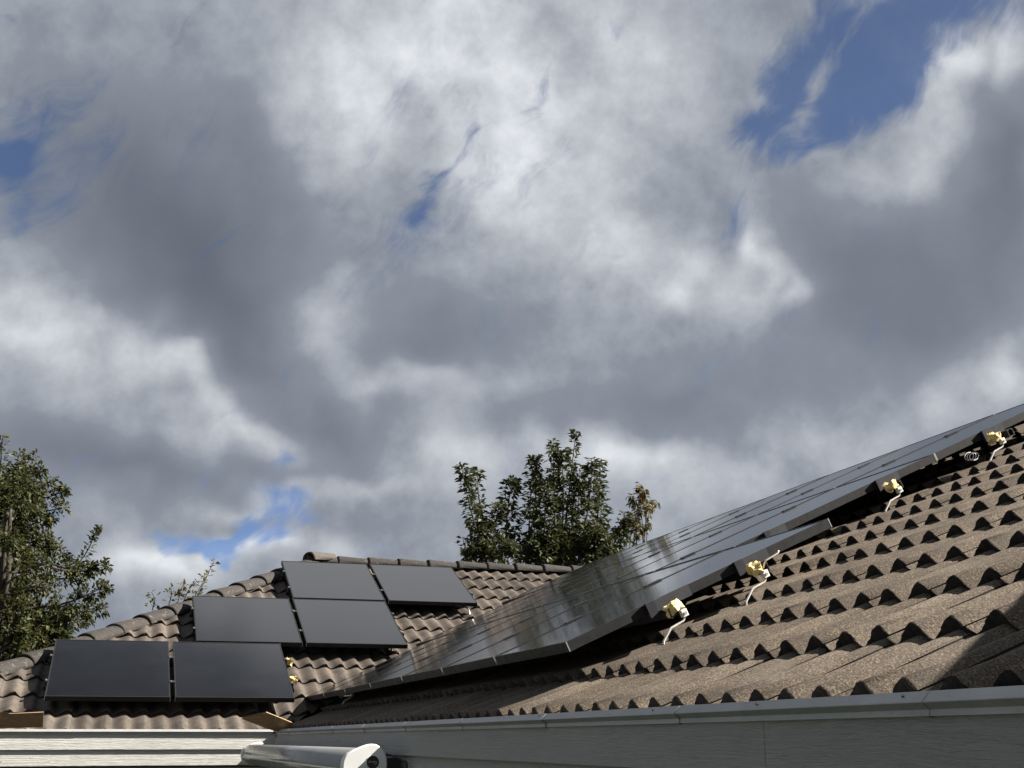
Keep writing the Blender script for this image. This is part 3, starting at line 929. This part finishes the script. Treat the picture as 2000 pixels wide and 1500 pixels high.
def make_hook(S, y, v, label, extra=None, tilt=0.0, r=.0046):
    base = S.P(-y if S is RA else y, v-.10, -.13)
    root = empty('roof_hook', base, label, 'hook', 'roof hooks holding the rails')
    pts = [(v+.030, -.078), (v+.028, -.100), (v+.016, -.111), (v-.044, -.116), (v-.052, -.119), (v-.098, -.150), (v-.106, -.166), (v-.098, -.176)]
    sg = -1 if S is RA else 1
    P = [S.P(sg*(y-tilt*i), vv, n) for i, (vv, n) in enumerate(pts)]
    Vv, Ff = tube(P, r, 8)
    obj('hook_bar', mesh('hook_bar', Vv, Ff, True), MT['hook'], root)
    m = S.M(sg*y, v+.030, -.078)
    obj('clip', box('clip', (-.012, .012, -.013, .013, -.022, .008), .002), MT['clip'], root, m)
    obj('bolt', BOLT, MT['steel'], root, m @ Matrix.Translation((.013, .0, -.008)) @ Matrix.Rotation(rad(90), 4, 'Y'))
    if extra:
        Vv, Ff = tube([S.P(sg*yy, vv, n) for (yy, vv, n) in extra], r*.85, 8)
        obj('hook_end', mesh('hook_end', Vv, Ff, True), MT['hook'], root)
    return root
hk = [(4.745, .43, 'bent pale metal roof hook under the yellow wrap nearest the eave', None, 'crumpled yellow wrap on the lowest rail end, nearest the eave'),
      (4.745, .83, 'bent pale metal roof hook on the upper rail of the bottom panel row', [(4.74, .862, -.060), (4.735, .885, -.036), (4.73, .948, -.030), (4.73, .953, -.022)], 'crumpled yellow wrap on the upper rail end of the bottom panel row'),
      (5.675, 2.235, 'bent pale metal roof hook beside the middle panel row', None, 'crumpled yellow wrap beside the middle panel row'),
      (5.675, 2.955, 'bent pale metal roof hook beside the top panel row', None, 'small crumpled yellow wrap beside the top panel row, highest on the roof')]
for i, (y, v, l1, ex, l2) in enumerate(hk):
    make_hook(RA, y, v, l1, ex)
    m = RA.M(-(y+.012), v+.008, -.050) @ Matrix.Rotation(rad((20, -12, 28, 10)[i]), 4, 'Z') @ Matrix.Rotation(rad((-14, 10, -8, 16)[i]), 4, 'Y') @ Matrix.Diagonal((.55, .60, .54, 1))
    tag(obj('rail_end_wrap', wrap_mesh(11+i), MT['yellow'], None, m), l2, 'wrap', 'yellow wraps on rail ends')
def hit(S, px, py, n):
    d = sight(px, py); e = Vector((0, 0, Z0)); t = (S.P(0, 0, n)-e).dot(S.no)/d.dot(S.no)
    return S.inv(e+d*t)
for px, py, lab in ((914, 1184, 'pale roof hook below the right end of the top panel pair on the far slope'),
                    (763, 1252, 'pale roof hook below the right end of the middle panel pair on the far slope')):
    a, v, _ = hit(RB, px, py, -.085)
    make_hook(RB, a, v-.02, lab, r=.009)
a, v, _ = hit(RA, 683, 1356, -.085)
make_hook(RA, -a, v-.01, 'pale roof hook under the far end of the bottom panel row', r=.009)
# yellow scraps at the right edge of the lowest far panel
for i, (px, py, lab) in enumerate(((564, 1292, 'upper yellow scrap of wrap at the right edge of the lowest far panels'), (573, 1328, 'lower yellow scrap of wrap at the right edge of the lowest far panels'))):
    a, v, _ = hit(RB, px, py, -.055)
    m = RB.M(a, v, -.055) @ Matrix.Rotation(rad(160+30*i), 4, 'Z') @ Matrix.Diagonal((.62, .5, .7, 1))
    tag(obj('rail_end_wrap', wrap_mesh(31+i), MT['yellow'], None, m), lab, 'wrap', 'yellow wraps on rail ends')
# coil of cable hanging at the top row
cr = empty('cable_coil', RA.P(-5.72, 2.86, -.09), 'small coil of pale cable hanging under the top panel row edge', 'cable')
for j in range(3):
    pts = [RA.P(-(5.76-.006*j), 2.815+.030*math.cos(t)+.010*j, -.090+.020*math.sin(t)-.005*j) for t in [2*math.pi*q/18 for q in range(19)]]
    Vv, Ff = tube(pts, .0021, 6, False); obj('cable_loop', mesh('loop', Vv, Ff, True), MT['clip'], cr)

# ------------------------------------------------------------------ cardboard
def card(name, pts3, thick, label):
    """flat board cut to an outline; pts3 in order, extruded along its normal"""
    P = [Vector(p) for p in pts3]; n = Vector((0, 0, 0))
    for i in range(len(P)): n += P[i].cross(P[(i+1) % len(P)])
    n.normalize(); k = len(P)
    V = [p+n*thick*.5 for p in P]+[p-n*thick*.5 for p in P]
    bm = bmesh.new(); vs = [bm.verts.new(v) for v in V]
    f1 = bm.faces.new(vs[:k]); f2 = bm.faces.new(vs[k:][::-1]); side = []
    for i in range(k):
        f = bm.faces.new((vs[i], vs[k+i], vs[k+(i+1) % k], vs[(i+1) % k])); f.material_index = 1
    bmesh.ops.triangulate(bm, faces=[f1, f2], ngon_method='EAR_CLIP')
    bmesh.ops.recalc_face_normals(bm, faces=bm.faces[:])
    me = bpy.data.meshes.new(name); bm.to_mesh(me); bm.free()
    me.materials.append(MT['card']); me.materials.append(MT['card_edge'])
    o = bpy.data.objects.new(name, me); COL.objects.link(o)
    return tag(o, label, 'cardboard', 'cardboard pieces on the far eave')
lp = [(-70, 1424), (84, 1420), (85.5, 1390.5), (18.5, 1393.5)]
for t in range(0, 9):
    an = rad(15-t*26); lp.append((8.5+9.5*math.cos(an), 1393.5+10*(-math.sin(an)) if an < 0 else 1393.5))
lp += [(-6, 1393), (-70, 1395)]
lp2 = []
for (x, y) in lp:
    yy = 11.20 - (1424-y)*.0024
    lp2.append(at(x, y, yy))
card('cardboard_piece', lp2, .006, 'brown cardboard strip with a round notch on the far eave, left edge')
rp = [(469, 1402), (490, 1410.5), (520, 1422), (540, 1428.5), (580, 1428.5), (593, 1420.5), (556, 1405), (520, 1390.5), (511, 1396.5), (529, 1406.5), (509, 1398.5), (490, 1402)]
card('cardboard_piece', [at(x, y, 11.02-(1430-y)*.0042) for x, y in rp], .006, 'torn pointed cardboard piece lying in the corner above the awning')

# ------------------------------------------------------------------ awning cassette under the eave
AY0, AY1 = 6.22, 11.12
cap0 = [(1.058, -.120), (1.060, -.092), (1.068, -.070), (1.083, -.051), (1.120, -.034), (1.160, -.018), (1.186, -.0105), (1.205, -.009), (1.222, -.011), (1.241, -.021), (1.259, -.038), (1.271, -.058), (1.278, -.082), (1.280, -.110), (1.277, -.135), (1.265, -.160), (1.245, -.180), (1.215, -.193), (1.170, -.199), (1.120, -.195), (1.085, -.180), (1.066, -.155)]
cap = [(1.06+(x-1.06)*.97, z*.97-.012) for x, z in cap0]
def extrude_y(prof, y0, y1, rims=((0, 1.),), caps=True):
    V, F = [], []; n = len(prof)
    cx = sum(p[0] for p in prof)/n; cz = sum(p[1] for p in prof)/n
    ys = []
    for (dy, s) in rims: ys.append((y0+dy, s))
    for (dy, s) in rims[::-1]: ys.append((y1-dy, s))
    for (y, s) in ys:
        for (x, z) in prof: V.append((cx+(x-cx)*s, y, cz+(z-cz)*s+Z0))
    for r in range(len(ys)-1):
        for i in range(n):
            j = (i+1) % n; F.append((r*n+i, (r+1)*n+i, (r+1)*n+j, r*n+j))
    if caps: F.append(tuple(range(n))); F.append(tuple(range((len(ys)-1)*n, len(ys)*n))[::-1])
    return V, F
aw = empty('awning_cassette', (1.17, 8.6, Z0-.10), 'closed silver-grey awning cassette mounted under the eave in the corner', 'awning')
body = []
for i in range(28):
    a = math.pi*2*i/28
    body.append((1.168+.094*math.cos(a)*(1 if math.cos(a) > 0 else 1.05), -.116+.083*math.sin(a)))
body = [(x, min(z, -.041)) for x, z in body]
V, F = extrude_y(body, AY0+.05, AY1-.03)
me = mesh('cassette_body', V, F, False)
for p in me.polygons: p.use_smooth = True
obj('cassette_body', me, MT['awning'], aw)
V, F = tube([(1.0705, AY0+.055, Z0-.138), (1.0705, AY1-.04, Z0-.138)], .006, 8)
obj('front_bar', mesh('front_bar', V, F, True), MT['steel'], aw)
for y0, y1 in ((AY0, AY0+.055), (AY1-.045, AY1)):
    V, F = extrude_y(cap, y0, y1, ((0, .93), (.003, .965), (.010, 1.)))
    me = mesh('end_cap', V, F); c_ = obj('end_cap', me, MT['awning_cap'], aw)
    for p in me.polygons: p.use_smooth = len(p.vertices) == 4
    if y0 == AY0: cap_obj = c_
bc = Vector((1.203, AY0-.0005, Z0-.104))
V, F = tube([bc+Vector((0, .0, 0)), bc+Vector((0, -.0018, 0))], .030, 28)
badge = obj('badge', mesh('badge', V, F), MT['gloss_black'], aw)
V, F = tube([bc+Vector((.0312*math.cos(t), -.0015, .0312*math.sin(t))) for t in [2*math.pi*q/32 for q in range(33)]], .0016, 6, False)
obj('badge_ring', mesh('ring', V, F, True), MT['clip'], badge)
# slanting line of lettering, too small to read, with a short line under it
strokes = []
for i in range(8):
    x = -.020+i*.0052; h = (.009, .005, .006, .005, .008, .005, .006, .004)[i]
    strokes.append([(x, -.001), (x+.0016+h*.35, -.001+h)])
    if i % 2: strokes.append([(x+.0010, .0015), (x+.0050, .0028)])
strokes.append([(.004, -.0075), (.020, -.0060)])
V, F = [], []
for st in strokes:
    v_, f_ = tube([bc+Vector((x, -.0023, z)) for x, z in st], .00055, 4); k = len(V); V += v_; F += [tuple(j+k for j in q) for q in f_]
obj('lettering', mesh('lettering', V, F), MT['clip'], badge)
for yb_ in (AY0+.10, 9.2): obj('wall_bracket', box('bracket', (1.277, FX-.001, yb_, yb_+.12, Z0-.17, Z0-.085), .003), MT['black'], aw)
cab = smooth_path([(1.272, AY0+.03, Z0-.068), (1.305, AY0-.01, Z0-.078), (1.335, AY0-.03, Z0-.095), (1.348, AY0-.06, Z0-.105), (1.352, AY0-.06, Z0-.14), (1.353, AY0-.05, Z0-.24), (1.56, AY0-.02, Z0-.30), (1.68, AY0, Z0-.6)], 6)
V, F = tube(cab, .0055, 8)
tag(obj('power_cable', mesh('cable', V, F, True), MT['black']), 'black power cable drooping from the end of the awning cassette', 'cable')

# ------------------------------------------------------------------ trees behind the roof
def leaves_on(paths, spec, rnd):
    """leaf blades set along twigs; every blade is a folded diamond of four triangles' worth of face"""
    V, F = [], []
    for (P, R0, R1, dens, size, droop) in paths:
        L = sum((P[i+1]-P[i]).length for i in range(len(P)-1))
        n = max(3, int(L*dens))
        for q in range(n):
            t = (q+rnd.random())/n
            f = t*(len(P)-1); i = min(int(f), len(P)-2); c = P[i].lerp(P[i+1], f-i)
            ax = (P[i+1]-P[i]).normalized()
            th = rnd.uniform(0, 2*math.pi); o1 = ax.orthogonal().normalized(); o2 = ax.cross(o1)
            out = o1*math.cos(th)+o2*math.sin(th)
            rr = (R0+(R1-R0)*t)*math.sqrt(rnd.random())
            b = c+out*rr
            d = (out*.9+ax*.45+Vector((0, 0, -droop))+Vector((rnd.gauss(0, .35), rnd.gauss(0, .35), rnd.gauss(0, .3)))).normalized()
            s = size*rnd.uniform(.6, 1.25); w = s*spec['w']*rnd.uniform(.8, 1.2)
            sd = d.cross(Vector((rnd.gauss(0, .5), rnd.gauss(0, .5), 1))).normalized(); nn = sd.cross(d)
            k = len(V)
            V += [b, b+d*s*.45+sd*w+nn*s*.08, b+d*s-Vector((0, 0, s*.12)), b+d*s*.45-sd*w+nn*s*.08]
            F += [(k, k+1, k+2), (k, k+2, k+3)]
    return V, F
def twig_tree(name, label, base, shoots, leaf, bark, spec, seed, group=None, cat='tree', trunk_r=.12, limb=None):
    """shoots: list of (points, leaf radius at foot, at tip, density, leaf size, droop, side twigs)"""
    rnd = random.Random(seed)
    root = empty(name, base, label, cat, group)
    paths, V, F = [], [], []
    crown_c = sum((s[0][0] for s in shoots), Vector())/len(shoots)
    fork = Vector((crown_c.x, crown_c.y, max(base[2]+1.2, crown_c.z-1.6)))
    def addtube(P, r0, r1, seg=6):
        n = len(P)-1
        v, f = tube(P, [r0+(r1-r0)*i/n for i in range(n+1)], seg); k = len(V)
        V.extend(v); F.extend([tuple(j+k for j in q) for q in f])
    tp = smooth_path([Vector(base), Vector(base).lerp(fork, .5)+Vector((.1, .05, 0)), fork], 4)
    tv, tf = tube(tp, [trunk_r*(1-.45*i/(len(tp)-1)) for i in range(len(tp))], 9)
    obj('trunk', mesh('trunk', tv, tf, True), bark, root)
    for (pts, R0, R1, dens, size, droop, ntw) in shoots:
        P = smooth_path(pts, 4)
        mid = fork.lerp(P[0], .55)+Vector((rnd.gauss(0, .1), rnd.gauss(0, .1), -.1))
        addtube(smooth_path([fork, mid, P[0]], 3), limb or trunk_r*.38, min(.022, (limb or 1)*.9)); addtube(P, min(.020, (limb or 1)*.9), .004, 5)
        paths.append((P, R0, R1, dens, size, droop))
        for q in range(ntw):
            f = rnd.uniform(0, .92)*(len(P)-1); i = min(int(f), len(P)-2); c = P[i].lerp(P[i+1], f-i)
            ax = (P[i+1]-P[i]).normalized(); th = rnd.uniform(0, 2*math.pi)
            o1 = ax.orthogonal().normalized(); o2 = ax.cross(o1)
            l = (R0+(R1-R0)*f/(len(P)-1))*rnd.uniform(.8, 1.6)
            d = ((o1*math.cos(th)+o2*math.sin(th))*.8+ax*.5).normalized()
            T = smooth_path([c, c+d*l*.5+Vector((0, 0, .02)), c+d*l+Vector((0, 0, .06*rnd.uniform(-1, 1.5)))], 2)
            addtube(T, .006, .002, 4)
            paths.append((T, l*.28, l*.16, dens*.75, size, droop))
    obj('branches', mesh('branches', V, F, True), bark, root)
    lv, lf = leaves_on(paths, spec, rnd)
    cr = obj('crown', mesh('crown', lv, lf), leaf, root)
    return root

def sh(Y, pts, R0, R1, dens, size, droop, ntw, rnd, dep=.6):
    """a shoot from the picture's outline of the crown, given its own depth in the tree"""
    dy = rnd.uniform(-dep, dep)
    return ([at(x, y, Y+dy+rnd.uniform(-.1, .1)) for x, y in pts], R0, R1, dens, size, droop, ntw)

# the broad tree behind the far ridge
rnd = random.Random(21); Y = 23.0; S_ = []
A_ = lambda pts, R0, R1, d=150, s=.13, dr=.35, tw=5, dep=.8: S_.append(sh(Y, pts, R0*.85, R1*.8, d, s, dr, tw, rnd, dep))
A_([(945, 1085), (918, 990), (900, 906)], .22, .05, 130); A_([(940, 1060), (926, 980), (916, 917)], .18, .05, 120); A_([(950, 1040), (935, 970), (933, 916)], .14, .05, 100)
A_([(985, 1100), (990, 1010), (1001, 934)], .34, .14, 190, tw=9); A_([(960, 1090), (968, 1020), (975, 985)], .25, .1, 160)
A_([(1030, 1090), (1036, 980), (1040, 892)], .26, .06, 150, tw=6); A_([(1050, 1060), (1046, 960), (1048, 888)], .2, .05, 130)
A_([(1060, 1100), (1064, 1010), (1063, 938)], .34, .12, 190, tw=8)
A_([(1085, 1060), (1082, 950), (1080, 862)], .24, .06, 140); A_([(1098, 1050), (1100, 960), (1096, 880)], .3, .12, 180, tw=8)
A_([(1105, 1020), (1116, 920), (1125, 841)], .16, .05, 130); A_([(1120, 1060), (1130, 980), (1132, 915)], .28, .12, 170, tw=7)
A_([(1135, 1080), (1150, 980), (1160, 896)], .3, .10, 180, tw=8); A_([(1160, 1060), (1170, 980), (1172, 900)], .2, .09, 150)
A_([(1150, 1100), (1168, 1040), (1176, 985)], .28, .14, 180, tw=6)
A_([(1150, 1098), (1190, 1075), (1225, 1040), (1236, 1005)], .26, .09, 180, tw=8); A_([(1170, 1090), (1200, 1060), (1222, 1000)], .2, .08, 160)
A_([(925, 1105), (912, 1080), (903, 1048)], .14, .08, 120); A_([(960, 1105), (930, 1085), (915, 1070)], .2, .12, 150)
for k in range(17):
    x = 940+rnd.random()*240; A_([(x, 1135), (x+rnd.uniform(-15, 15), 1075), (x+rnd.uniform(-25, 25), 1035+rnd.uniform(0, 45))], .36, .2, 150, .125, .35, 7, 1.1)
twig_tree('broadleaf_tree', 'dense green broadleaf tree with upright shoots behind the far ridge', (at(1060, 1105, Y).x, Y, 0), S_, MT['leaf_dark'], MT['bark'], {'w': .25}, 5, 'trees behind the roof')

# slender yellowing tree to its right
Y = 21.0; S_ = []
A_([(1242, 1075), (1244, 1010), (1250, 955)], .05, .06, 60, .085, .7, 4, .2)
for (x0, y0, x1, y1) in ((1248, 985, 1262, 972), (1246, 1000, 1275, 992), (1262, 985, 1286, 983), (1245, 985, 1226, 972), (1245, 1005, 1232, 985), (1244, 1030, 1258, 1042), (1258, 1030, 1268, 1026), (1243, 1040, 1232, 1022), (1262, 990, 1268, 1012), (1250, 975, 1248, 955), (1244, 1045, 1250, 1050), (1255, 970, 1260, 960)):
    A_([(x0, y0), ((x0+x1)/2, min(y0, y1)-2), (x1, y1)], .06, .05, 130, .085, .9, 2, .25)
twig_tree('sapling', 'slender sapling with yellow-brown leaves beside the broadleaf tree', (at(1242, 1075, Y).x, Y, 0), S_, MT['leaf_yellow'], MT['bark'], {'w': .24}, 8, 'trees behind the roof', trunk_r=.028, limb=.007)

# the oak at the left edge
Y = 18.5; S_ = []
B_ = lambda pts, R0, R1, d=280, s=.075, tw=9, dep=.8: S_.append(sh(Y, pts, R0, R1, d, s, .1, tw, rnd, dep))
B_([(-10, 1000), (0, 920), (5, 850)], .2, .04, 130); B_([(20, 980), (30, 930), (38, 885)], .22, .06, 170); B_([(20, 960), (45, 920), (60, 890)], .2, .06, 160)
B_([(20, 980), (60, 930), (85, 915)], .22, .05, 190); B_([(20, 990), (80, 975), (132, 958)], .22, .05, 230); B_([(30, 1000), (70, 960), (100, 938)], .22, .06, 200)
B_([(10, 1010), (80, 1000), (135, 990)], .2, .04, 170); B_([(10, 1040), (60, 1025), (96, 1010)], .26, .08, 240); B_([(0, 1060), (60, 1060), (98, 1050)], .26, .08, 230)
B_([(60, 1080), (130, 1110), (165, 1085), (192, 1028)], .14, .03, 180, tw=6); B_([(40, 1090), (130, 1115), (180, 1112), (214, 1104)], .17, .05, 240)
B_([(60, 1060), (100, 1075), (125, 1090)], .2, .08, 220); B_([(60, 1130), (130, 1130), (170, 1120)], .16, .06, 200)
B_([(40, 1190), (120, 1180), (175, 1160), (206, 1142)], .2, .07, 260); B_([(30, 1210), (110, 1200), (170, 1195), (208, 1188)], .2, .07, 260); B_([(60, 1210), (120, 1215), (180, 1205)], .2, .08, 250)
B_([(20, 1160), (70, 1150), (110, 1140)], .2, .08, 160); B_([(20, 1120), (60, 1110), (95, 1100)], .2, .08, 170)
for k in range(22):
    x, y = rnd.uniform(-60, 50), rnd.uniform(930, 1260)
    B_([(x-25, y+20), (x+5, y), (x+rnd.uniform(10, 45), y-rnd.uniform(-10, 35))], .26, .14, 260, .075, 8, 1.2)
for k in range(14):
    x, y = rnd.uniform(-20, 120), rnd.uniform(1205, 1275)
    B_([(x-25, y+15), (x+5, y+5), (x+rnd.uniform(10, 50), y-rnd.uniform(-5, 25))], .24, .12, 260, .075, 8, .9)
twig_tree('oak_tree', 'large oak with dark green and yellowing leaves at the left edge', (at(-30, 1250, Y).x-.3, Y, 0), S_, MT['leaf_oak'], MT['bark'], {'w': .26}, 6, 'trees behind the roof', trunk_r=.15)
# bare fine twigs reaching out of the oak are part of its branches; a bush top shows over the hip
Y = 17.5; S_ = []
C_ = lambda pts, R0, R1, d=70, s=.07, tw=1: S_.append(sh(Y, pts, R0, R1, d, s, .0, tw, rnd, .3))
C_([(298, 1190), (302, 1172), (296, 1156)], .09, .05, 90); C_([(330, 1180), (335, 1160), (332, 1146)], .09, .05, 90); C_([(360, 1170), (370, 1150), (384, 1136)], .08, .03, 70)
C_([(385, 1165), (402, 1130), (419, 1094)], .045, .02, 50); C_([(380, 1165), (395, 1140), (400, 1120)], .05, .03, 55); C_([(348, 1175), (352, 1155), (358, 1142)], .08, .04, 80)
twig_tree('bush', 'top of a yellow-green bush peeping over the left hip', (at(360, 1180, Y).x, Y, 0), S_, mat_leaf('bush_leaf', (.05, .06, .018), (.10, .095, .03), (.17, .14, .05)), MT['bark'], {'w': .3}, 9, cat='bush', trunk_r=.03, limb=.007)
bpy.context.view_layer.update()
